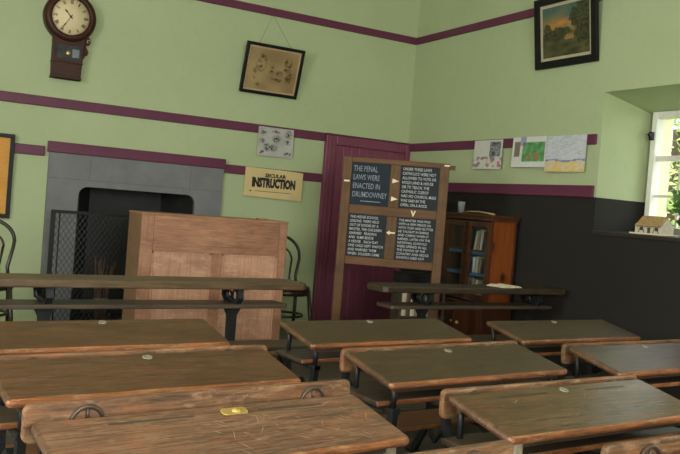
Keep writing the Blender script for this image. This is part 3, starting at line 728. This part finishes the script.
def sheetB(name, label, y0, y1, z0, z1, func, nx=40, ny=36, skew=0.0):
    y0 -= .04; y1 -= .03
    # on the window-side wall; the reader's right is -y
    o = painted(name, (XB - .026, y0, z0), (XB - .026, y1, z0 + skew), (XB - .026, y1, z1 + skew), (XB - .026, y0, z1), nx, ny, func, M['paint'], curl=.012)
    return tag(o, label, 'paper', 'papers pinned to the window-side wall')
def pa(u, v):
    c = srgb3(204, 202, 192)
    if .55 < u < .93 and .42 < v < .93: c = mix3(srgb3(60, 64, 62), srgb3(150, 150, 148), .5 + 1.2 * nz(u, v, 14, 1))
    if v < .42 and nz(u, v, 9, 2) > .12 and v > .08: c = mix3(c, [srgb3(176, 60, 60), srgb3(90, 90, 110), srgb3(120, 60, 90)][int((u * 7) % 3)], .75)
    return c
def pb(u, v):
    c = srgb3(214, 214, 206)
    if .32 < u < .97 and .18 < v < .82: c = mix3(srgb3(70, 132, 76), srgb3(112, 168, 106), .5 + nz(u, v, 9, 1))
    if .40 < u < .85 and .25 < v < .5 and nz(u, v, 10, 5) > .0: c = mix3(c, srgb3(170, 116, 84), .8)
    if .05 < u < .24 and .35 < v < .85: c = mix3(srgb3(90, 130, 92), srgb3(160, 100, 100), .5 + nz(u, v, 12, 6))
    if .24 < u < .42 and v > .72: c = mix3(c, srgb3(96, 92, 160), .6)
    return c
def pc(u, v):
    c = srgb3(202, 204, 208)
    if nz(u * 1.2, v * 6, 7, 1) > .2: c = mix3(c, srgb3(164, 168, 184), .5)
    if v < .30: c = mix3(srgb3(224, 190, 100), srgb3(206, 204, 190), .35 + nz(u, v, 10, 2))
    if abs(v - .31 - .02 * math.sin(u * 9)) < .02: c = srgb3(120, 130, 168)
    return c
sheetB('drawing_sheet', 'pupil sheet with a small dark photograph and coloured scraps, beside the slate stand', 5.80, 5.41, 1.735, 1.99, pa)
sheetB('drawing_sheet', 'pupil sheet with a green painted picture between two other sheets', 5.29, 4.88, 1.75, 2.0, pb)
sheetB('drawing_sheet', 'large pupil sheet with blue writing and a yellow band, nearest the window', 4.885, 4.455, 1.712, 1.995, pc)

# ------------------------------------------------------------------ window
def window(n, y0, y1, panes):
    root = struct(bpy.data.objects.new('window_%d' % n, None)); COL.objects.link(root); root.location = (5.07, (y0 + y1) / 2, 1.296)
    cyw = (y0 + y1) / 2; a, b, h = y0 - cyw, y1 - cyw, 2.214 - 1.296
    w = MB(); w.box(-.04, .05, a, a + .045, 0, h, bev=.004); w.box(-.04, .05, b - .045, b, 0, h, bev=.004); w.box(-.04, .05, a + .045, b - .045, h - .05, h, bev=.004); w.box(-.05, .05, a + .045, b - .045, 0, .045, bev=.004)
    w.build('window_frame', M['white_paint'], root)
    w = MB(); w.box(-.012, .025, a + .045, b - .045, .545, .585, bev=.003); w.box(-.004, .018, a + .045, b - .045, .27, .29, bev=.003)
    for k in range(1, panes):
        y = a + .045 + (b - a - .09) * k / panes; w.box(-.004, .018, y - .010, y + .010, .045, h - .05, bev=.003)
    w.build('glazing_bars', M['white_paint'], root)
    MB().box(.005, .009, a + .045, b - .045, .045, h - .05).build('window_glass', M['glass'], root)
    return root
w1 = window(1, 3.315, 4.263, 4)
MB().box(-.075, -.04, .44, .466, .70, .765, bev=.006).prism([(-.075, .715), (-.10, .745), (-.075, .755)], 'y', .44, .46).build('window_catch', M['black'], w1)
window(2, .93, 1.87, 4); window(3, -1.87, -.93, 4)
w = MB(); w.prism([(XB - .02, 1.252), (5.03, 1.272), (5.03, 1.300), (XB - .02, 1.276)], 'y', 3.301, 4.309); struct(w.build('window_sill', M['sill_dark']))

# model cottage and plant on the sill
mh = thing('model_cottage', 'small model of a thatched cottage standing on the window sill', 'model', (4.70, 3.885, 1.2845), math.radians(-4))
mh.scale = (.84, .72, .80)
MB().box(-.11, .10, -.19, .19, -.004, .008).build('model_base', M['card'], mh)
w = MB(); w.prism([(-.06, .008), (.06, .008), (.06, .075), (0, .142), (-.06, .075)], 'y', -.165, .165); w.box(-.062, .062, -.175, -.163, .008, .085); w.box(-.062, .062, .163, .175, .008, .085)
w.build('model_walls', M['model_wall'], mh)
w = MB()
w.prism([(-.078, .064), (0, .148), (0, .162), (-.09, .068)], 'y', -.155, .155, bev=.003); w.prism([(.078, .064), (0, .148), (0, .162), (.09, .068)], 'y', -.155, .155, bev=.003)
w.build('thatched_roof', M['thatch'], mh)
w = MB()
w.bm.free(); dmd = plain('dark_model_detail', rgb(74, 66, 58), .8)
for y in (-.10, .09): MB().box(-.0625, -.059, y - .018, y + .018, .03, .058).build('model_window', dmd, mh)
MB().box(-.0625, -.059, -.02, .015, .008, .058).build('model_door', dmd, mh)
for y, q in ((-.13, .04), (-.055, -.03), (.05, .03), (.13, -.035)): MB().tube([(-.064, y, .01), (-.066, y + q, .06)], .003, 5).build('model_timber', dmd, mh)
def leaf_cluster(mb, centre, rad, n, size, rnd):
    for _ in range(n):
        d = Vector((rnd.gauss(0, 1), rnd.gauss(0, 1), rnd.gauss(0, 1))).normalized() * (rnd.random() ** .4)
        p = Vector(centre) + Vector((d.x * rad[0], d.y * rad[1], d.z * rad[2]))
        a = Vector((rnd.uniform(-1, 1), rnd.uniform(-1, 1), rnd.uniform(-.6, .6))).normalized(); b = a.orthogonal().normalized()
        s = size * rnd.uniform(.6, 1.3); bm = mb.bm
        q = [p - a * s, p + b * s * .45 + a * s * -.1, p + a * s, p - b * s * .45 + a * s * -.1]
        f = bm.faces.new([bm.verts.new(x) for x in q]); f.material_index = 0
pl = thing('potted_plant', 'leafy green potted plant on the window sill beside the model cottage', 'plant', (4.93, 3.775, 1.293))
MB().lathe([(0, 0), (.05, 0), (.068, .1), (.074, .1), (.074, .122), (.062, .122), (.058, .1), (0, .1)], 24).build('pot', M['terracotta'], pl)
w = MB(); rr = random.Random(5); leaf_cluster(w, (0, .0, .20), (.10, .135, .15), 190, .045, rr); w.build('foliage', M['leaf'], pl)
w = MB()
for k in range(7):
    a = k * .9; w.tube([(0, 0, .1), (.03 * math.cos(a), .04 * math.sin(a), .2), (.07 * math.cos(a), .1 * math.sin(a), .3)], .004, 5)
w.build('stems', M['leaf'], pl)

# outside: lawn and trees
struct(MB().box(5.5, 30, -12, 25, -.15, -.05).build('ground', M['grass']))
for k, (tx, ty, hgt, lab) in enumerate(((9.2, 7.3, 4.6, 'leafy green tree outside, seen through the window past the cream reveal'), (10.2, 3.2, 4.2, 'leafy tree outside on the lawn, away from the one by the reveal'), (11.5, 10.5, 5.0, 'leafy tree at the far end of the lawn outside'))):
    t = thing('tree', lab, 'tree', (tx, ty, -.05), 0, 'trees outside the window')
    MB().tube([(0, 0, 0), (.05, .02, hgt * .3), (.0, .05, hgt * .6)], [.14, .11, .07], 10).build('trunk', M['bark'], t)
    w = MB(); rr = random.Random(20 + k)
    for q in range(9): leaf_cluster(w, (rr.uniform(-.8, .8), rr.uniform(-1.2, 1.2), hgt * rr.uniform(.22, .85)), (.8, .9, .7), 620, .055, rr)
    w.build('foliage', M['tree_leaf'], t)

# ------------------------------------------------------------------ double school desks
# local frame: x along the desk, y away from the sitter; lid near edge at y = 0
LW = 1.0
SLOPE = math.atan2(.061, .30)
def lid_matrix(): return Matrix.Translation((0, 0, .68)) @ Matrix.Rotation(SLOPE, 4, 'X')
def make_desk(bench=True, lid='lid', cover='ceramic', post='iron', bt=.744, bo=.025):
    root = thing('school_desk', '', 'desk', (0, 0, 0), 0, 'double school desks')
    Lm = lid_matrix(); lw = LW; ld = .307
    lo = MB().prism(rrect(0, lw, 0, ld, .022), 'z', -.026, 0, 0, 1, bev=.0115, M4=Lm)
    lidob = lo.build('desk_top', [M[lid], M['edge'], M['edge_dark']], root)
    # edges worn to orange on the rounded arris too
    for p in lidob.data.polygons:
        n = (Lm.to_3x3().inverted() @ p.normal)
        p.material_index = 0 if n.z > .985 else (1 if n.y < -.3 else 2)
    MB().box(.22, .78, ld - .055, ld - .048, -.001, .0006, M4=Lm).build('pencil_groove', plain('groove_' + lid, rgb(58, 44, 30), .7), lidob) if False else None
    MB().prism(rrect(.18, .42, ld - .058, ld - .048, .004, 3), 'z', -.0015, .0007, M4=Lm).build('pencil_groove', M['shelf'], lidob)
    MB().prism(rrect(.62, .84, ld - .058, ld - .048, .004, 3), 'z', -.0015, .0007, M4=Lm).build('pencil_groove', M['shelf'], lidob)
    if cover == 'brass':
        MB().prism(rrect(.505, .585, ld - .066, ld - .030, .012, 4), 'z', -.0015, .003, bev=.001, M4=Lm).lathe([(0, .010), (.008, .009), (.013, .004), (.014, .002)], 14, M4=Lm @ Matrix.Translation((.55, ld - .048, 0))).build('inkwell_cover', M['brass'], root)
    else:
        MB().lathe([(.017, -.002), (.018, .003), (.014, .004), (.011, .0012), (0, .001)], 20, M4=Lm @ Matrix.Translation((.515, ld - .042, 0))).build('inkwell', M['ceramic'], root)
    # rail under the lid and the book shelf
    MB().box(.04, lw - .04, .03, .05, .640, .672).box(.04, lw - .04, .27, .29, .68, .72).build('lid_rail', M['shelf'], root)
    so = MB().box(.0, lw, .075, .31, .578, .60, bev=.006).build('book_shelf', [M['shelf'], M['edge']], root)
    for p in so.data.polygons: p.material_index = 1 if (p.normal.y < -.6) else 0
    # cast iron standards
    for xs_ in (.045, lw - .07):
        w = MB(); a, b = xs_, xs_ + .025; m_ = (a + b) / 2
        w.tube([(m_, .05, .575), (m_, .05, .668)], .011, 8); w.tube([(m_, .285, .575), (m_, .285, .72)], .011, 8)
        w.box(a - .008, b + .008, .03, .075, .555, .578, bev=.004); w.box(a - .008, b + .008, .265, .31, .555, .578, bev=.004)
        w.ribbon([(.05, .56), (.06, .40), (.10, .28), (.09, .15), (.02, .02)], [.034, .03, .03, .03, .04], a, b)
        w.ribbon([(.29, .56), (.27, .40), (.23, .28), (.25, .15), (.33, .02)], [.034, .03, .03, .03, .04], a, b)
        w.ribbon([(.03, .566), (.31, .566)], .02, a, b); w.ribbon([(.09, .28), (.24, .28)], .026, a, b)
        w.ribbon([(.07, .42), (.16, .49), (.27, .42)], .018, a, b); w.ribbon([(.09, .2), (.17, .1), (.25, .2)], .016, a, b)
        w.box(a - .01, b + .01, -.02, .08, 0, .014, bev=.003); w.box(a - .01, b + .01, .28, .38, 0, .014, bev=.003)
        if bench:
            w.ribbon([(.24, .28), (.36, .30), (.44, .335), (.64, .335)], [.03, .03, .028, .022], a, b)
            w.ribbon([(.58, .33), (.565, .2), (.61, .02)], [.028, .026, .036], a, b); w.box(a - .01, b + .01, 575e-3, .645, 0, .014, bev=.003)
            w.ribbon([(.29, .55), (.355, .62), (.372, bt - .01)], [.028, .024, .018], a, b)
        w.build('iron_standard', M['iron'], root)
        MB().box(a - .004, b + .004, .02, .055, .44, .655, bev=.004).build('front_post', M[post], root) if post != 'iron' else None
    if bench:
        bk = MB().prism(rrect(-.005 + bo, lw + .015 + bo, bt - .096, bt, .02), 'y', .335, .358, bev=.006)
        bk.build('bench_back', M['back'], root)
        for q in (.155, .865):
            w = MB(); pts = arc(q, bt - .058, .044, PI, 0, 12, .044)
            w.tube([(x, .331, z) for x, z in pts], .0065, 8); w.tube([(q, .332, bt - .058), (q, .332, bt - .016)], .005, 6)
            w.box(q - .05, q + .05, .328, .335, bt - .068, bt - .057, bev=.002); w.build('back_bracket', M['iron_brown'], root)
        st_ = MB().box(.0, lw, .44, .655, .340, .362, bev=.007).build('bench_seat', [M['seat'], M['edge']], root)
        for p in st_.data.polygons: p.material_index = 1 if abs(p.normal.y) > .6 else 0
    return root
P_bench = make_desk(True); P_single = make_desk(False); P_mid = make_desk(True, 'lid_mid'); P_single_mid = make_desk(False, 'lid_mid')
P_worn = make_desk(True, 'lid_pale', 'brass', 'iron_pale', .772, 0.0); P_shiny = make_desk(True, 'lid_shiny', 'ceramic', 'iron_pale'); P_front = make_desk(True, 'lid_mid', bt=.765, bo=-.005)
def scratches(root, n, seed, x0, x1, y0, y1):
    rr = random.Random(seed); lid = [c for c in root.children if c.name.startswith('desk_top')][0]
    w = MB(); Lm = lid_matrix()
    for _ in range(n):
        x, y, a, L = rr.uniform(x0, x1), rr.uniform(y0, y1), rr.choice((-1, -1, 1)) * rr.uniform(.4, 1.3), rr.uniform(.02, .07)
        d = Vector((math.cos(a), math.sin(a), 0)); p = Vector((-d.y, d.x, 0)) * rr.uniform(.0007, .0016); c = Vector((x, y, .0009)); q = c + d * L * .5 + Vector((rr.uniform(-.004, .004), 0, 0)); e = c + d * L
        f = w.bm.faces.new([w.bm.verts.new(Lm @ v) for v in (c, q - p, e, q + p)])
    w.build('scratch_marks', plain('bare_scratch', rgb(172, 144, 112), .7), lid)['kind'] = 'stuff'
scratches(P_worn, 34, 4, .42, .93, .06, .24); scratches(P_shiny, 18, 8, .05, .8, .05, .24)
used = set()
def place(proto, x, y, rot, label, sx=1.0, sy=1.0):
    o = proto if proto.name not in used else copy_tree(proto)
    used.add(proto.name); o.location = (x, y, 0); o.rotation_euler.z = math.radians(rot); o['label'] = label
    o.scale = (sx, sy, 1)
    return o
place(P_worn, .347, 1.694, 7.0, 'nearest double desk with scratched pale top, orange edge and shiny brass inkwell cover', .955, .94)
place(P_mid, .317, 2.402, 7.2, 'double desk directly in front of the brass-inkwell desk, behind its bench back', 1.005, .95)
place(P_single_mid, .323, 3.135, 5.5, 'double desk closest to the fireplace, just behind the long desk there', 1.0)
place(P_bench, 1.607, 2.403, 6.3, 'double desk in the middle of the room, its left leg and bench seat showing', .99)
place(P_single, 1.668, 3.154, 6.0, 'front double desk standing below the slate stand and plum door', 1.0)
place(P_shiny, 1.582, 1.732, 4.5, 'near double desk with a glossy top reflecting the window, pale corner post', .97, .96)
place(P_single, 2.92, 3.165, 4.0, 'small-looking double desk farthest back on the window side, below the bookcase', .98)
place(P_bench, 2.796, 2.416, 4.0, 'double desk nearest the window wall, cut off by the photo edge')
place(P_front, .395, 1.06, 6.0, 'double desk at the photo bottom, only its bench back showing left of the pale post', 1.0, .95)
place(P_front, 1.600, 1.060, 3.0, 'double desk at the photo bottom corner, bench back with iron bracket showing', 1.0, .96)

# ------------------------------------------------------------------ long desks on the platform
def long_desk(x0, x1, y, rot, posts, label, top, tone):
    t = thing('long_desk', label, 'desk', (x0, y, DAIS), math.radians(rot), 'long desks on the platform')
    L = x1 - x0; zt = top - DAIS
    o = MB().prism([(0, .02), (.03, 0), (L - .03, 0), (L, .02), (L, .20), (L - .05, .26), (.05, .26), (0, .20)], 'z', zt - .042, zt, bev=.008).build('desk_top', M[tone], t)
    MB().prism(rrect(.10, L - .10, .04, .23, .02), 'z', zt - .155, zt - .13, bev=.005).build('book_shelf', M['shelf'], t)
    for q in posts:
        w = MB(); a, b = q - .018, q + .018; zz = zt - .042
        w.ribbon([(.03, zz - .005), (.25, zz - .005)], .012, a, b)
        w.ribbon([(.05, zz - .008), (.035, zz - .05), (.07, zz - .09), (.13, zz - .10)], [.026, .024, .024, .03], a, b)
        w.ribbon([(.23, zz - .008), (.235, zz - .05), (.19, zz - .09), (.13, zz - .10)], [.026, .024, .024, .03], a, b)
        w.tube([(q, .105 + .03 * math.cos(s), zz - .045 + .03 * math.sin(s)) for s in [k * PI / 6 for k in range(12)]], .007, 6, closed=True)
        w.tube([(q, .175 + .025 * math.cos(s), zz - .05 + .025 * math.sin(s)) for s in [k * PI / 6 for k in range(12)]], .006, 6, closed=True)
        w.prism([(q - .055, zz - .115), (q - .028, zz - .16), (q - .024, .06), (q - .05, 0), (q + .05, 0), (q + .024, .06), (q + .028, zz - .16), (q + .055, zz - .115)], 'y', .115, .145)
        w.ribbon([(.13, zz - .115), (.13, .12), (.02, .015)], .03, a, b); w.ribbon([(.13, .12), (.26, .015)], .03, a, b)
        w.box(a - .02, b + .02, 0, .28, 0, .014, bev=.003)
        # scroll brace across the desk, seen from the pupils' side
        w.tube([(q - .055, .10, zz - .012), (q - .05, .10, zz - .05), (q - .01, .10, zz - .075), (q + .012, .10, zz - .105)], [.012, .014, .013, .012], 8)
        w.build('iron_standard', M['iron'], t)
    return t
long_desk(.22, 2.20, 4.10, 4.6, (.50, 1.555), 'long plank desk on iron standards in front of the pine cabinet', .832, 'plank')
long_desk(2.80, 4.50, 4.36, 3.2, (.42, 1.46), 'long plank desk on scrolled iron standards in front of the bookcase', .815, 'plank_dark')
def bench(x0, x1, y, rot, label):
    t = thing('bench', label, 'bench', (x0, y, DAIS), math.radians(rot), 'benches at the long desks')
    L = x1 - x0; MB().box(0, L, 0, .2, .325, .35, bev=.006).build('seat', M['shelf'], t)
    for q in (.2, L - .2):
        MB().ribbon([(.1, .325), (.1, .12), (.02, .012)], .03, q - .015, q + .015).ribbon([(.1, .12), (.18, .012)], .03, q - .015, q + .015).box(q - .02, q + .02, 0, .2, 0, .012).build('leg', M['iron'], t)
    return t
bench(.22, 2.16, 3.84, 3.5, 'low plank bench at the long desk before the pine cabinet, its end showing')
bench(3.0, 4.45, 4.02, 3.2, 'low plank bench at the long desk in front of the bookcase')

# open book on the right long desk
ob = thing('open_book', 'open book with cream pages lying on the long desk before the bookcase', 'book', (3.93, 4.52, .8155), math.radians(12))
w = MB()
for s in (-1, 1):
    pts = [(0, .004), (s * .02, .016), (s * .06, .017), (s * .105, .006), (s * .105, .003), (0, .002)]
    w.prism(pts, 'y', -.08, .08)
w.build('pages', M['page'], ob); MB().box(-.112, .112, -.085, .085, 0, .003, bev=.001).build('cover', BM['brown'], ob)

# rack of old books with a black box behind the right long desk
RKX, RKY = 3.84, 5.40
rk = thing('book_rack', 'low dark rack of old books behind the slate stand foot', 'rack', (RKX, RKY, DAIS), math.radians(-14))
MB().box(-.20, -.18, 0, .2, 0, .55).build('side', M['shelf'], rk); MB().box(.18, .20, 0, .2, 0, .55).build('side', M['shelf'], rk)
for z in (.04, .27): MB().box(-.18, .18, 0, .2, z, z + .018).build('shelf', M['shelf'], rk)
MB().box(-.18, .18, .19, .2, .058, .55).build('back_panel', M['shelf'], rk)
ca, sa = math.cos(math.radians(-14)), math.sin(math.radians(-14))
cols = ['cream', 'brown', 'white', 'tan', 'green', 'grey', 'navy', 'red']
x = -.172
rr = random.Random(9)
for k, c in enumerate(cols):
    t_ = rr.uniform(.034, .046); lx = x + t_ / 2; x += t_ + .002
    h = rr.uniform(.17, .22); wd = c
    book((RKX + lx * ca - .012 * sa, RKY + lx * sa + .012 * ca, DAIS + .289), t_, h, .15, c, '%s book standing in the low dark rack behind the long desk' % wd, 'books in the low rack', math.radians(-14))
bb = thing('box', 'flat black box resting on the low dark book rack', 'box', (RKX + .02, RKY + .05, DAIS + .551), math.radians(-14))
MB().box(-.21, .19, -.06, .13, 0, .075, bev=.004).build('box_body', M['black'], bb); MB().box(-.213, .193, -.063, .133, .06, .09, bev=.004).build('box_lid', M['black'], bb)

# ------------------------------------------------------------------ light
wd = bpy.data.worlds.new('sky'); S.world = wd; wd.use_nodes = True
bg = wd.node_tree.nodes['Background']; bg.inputs['Color'].default_value = (.90, .95, 1.0, 1); bg.inputs['Strength'].default_value = 3.3
def area(name, loc, direction, sx, sy, power, col=(1, .98, .95)):
    l = bpy.data.lights.new(name, 'AREA'); l.shape = 'RECTANGLE'; l.size = sx; l.size_y = sy; l.energy = power; l.color = col
    o = bpy.data.objects.new(name, l); COL.objects.link(o); o.location = loc
    o.rotation_euler = Vector(direction).to_track_quat('-Z', 'Y').to_euler(); return o
area('rear_window_daylight', (.5, YR - .15, 2.0), (0, 1, -.1), 2.1, 1.9, 190)
area('left_window_daylight', (XL - .15, 2.2, 2.1), (1, 0, -.15), 1.1, 1.7, 118)  # this and the next: added lamps boosting daylight at unseen left windows
area('left_window_daylight', (XL - .15, -.9, 2.1), (1, .2, -.15), 1.1, 1.7, 85)
area('window_daylight', (5.3, 1.4, 1.78), (-1, 0, -.2), .9, .9, 26, (.95, .98, 1))  # this and the next: daylight boost added at nearer windows out of view
area('window_daylight', (5.3, -1.4, 1.78), (-1, .2, -.2), .9, .9, 36, (.95, .98, 1))
pt = area('window_portal', (5.2, 3.79, 1.76), (-1, 0, 0), .95, .95, 0); pt.data.cycles.is_portal = True
fl = bpy.data.lights.new('camera_flash', 'POINT'); fl.energy = 22; fl.shadow_soft_size = .03; fl.color = (1, .93, .84)
fo = bpy.data.objects.new('camera_flash', fl); COL.objects.link(fo); fo.location = (.0, -.02, 1.42)
sl = bpy.data.lights.new('sun', 'SUN'); sl.energy = 4; sl.angle = .02; sl.color = (1, .95, .85)
so = bpy.data.objects.new('sun', sl); COL.objects.link(so); so.rotation_euler = Vector((.55, .15, -.8)).to_track_quat('-Z', 'Y').to_euler(); so.location = (0, 0, 8)

# ------------------------------------------------------------------ camera
yaw, pitch, roll = 0.50937, -0.02439, 0.07978
fwd = Vector((math.sin(yaw) * math.cos(pitch), math.cos(yaw) * math.cos(pitch), math.sin(pitch)))
rt = Vector((math.cos(yaw), -math.sin(yaw), 0)); up = rt.cross(fwd)
r2 = rt * math.cos(roll) + up * math.sin(roll); u2 = up * math.cos(roll) - rt * math.sin(roll)
cam = bpy.data.cameras.new('camera'); cam.sensor_width = 36; cam.lens = 805.6 / 680 * 36; cam.clip_start = .05
co = bpy.data.objects.new('camera', cam); COL.objects.link(co)
co.matrix_world = Matrix.Translation((0, 0, 1.3)) @ Matrix((r2, u2, -fwd)).transposed().to_4x4()
S.camera = co
S.view_settings.view_transform = 'Standard'; S.view_settings.look = 'None'; S.view_settings.gamma = 1; S.view_settings.use_curve_mapping = False
S.view_settings.exposure = 0.15
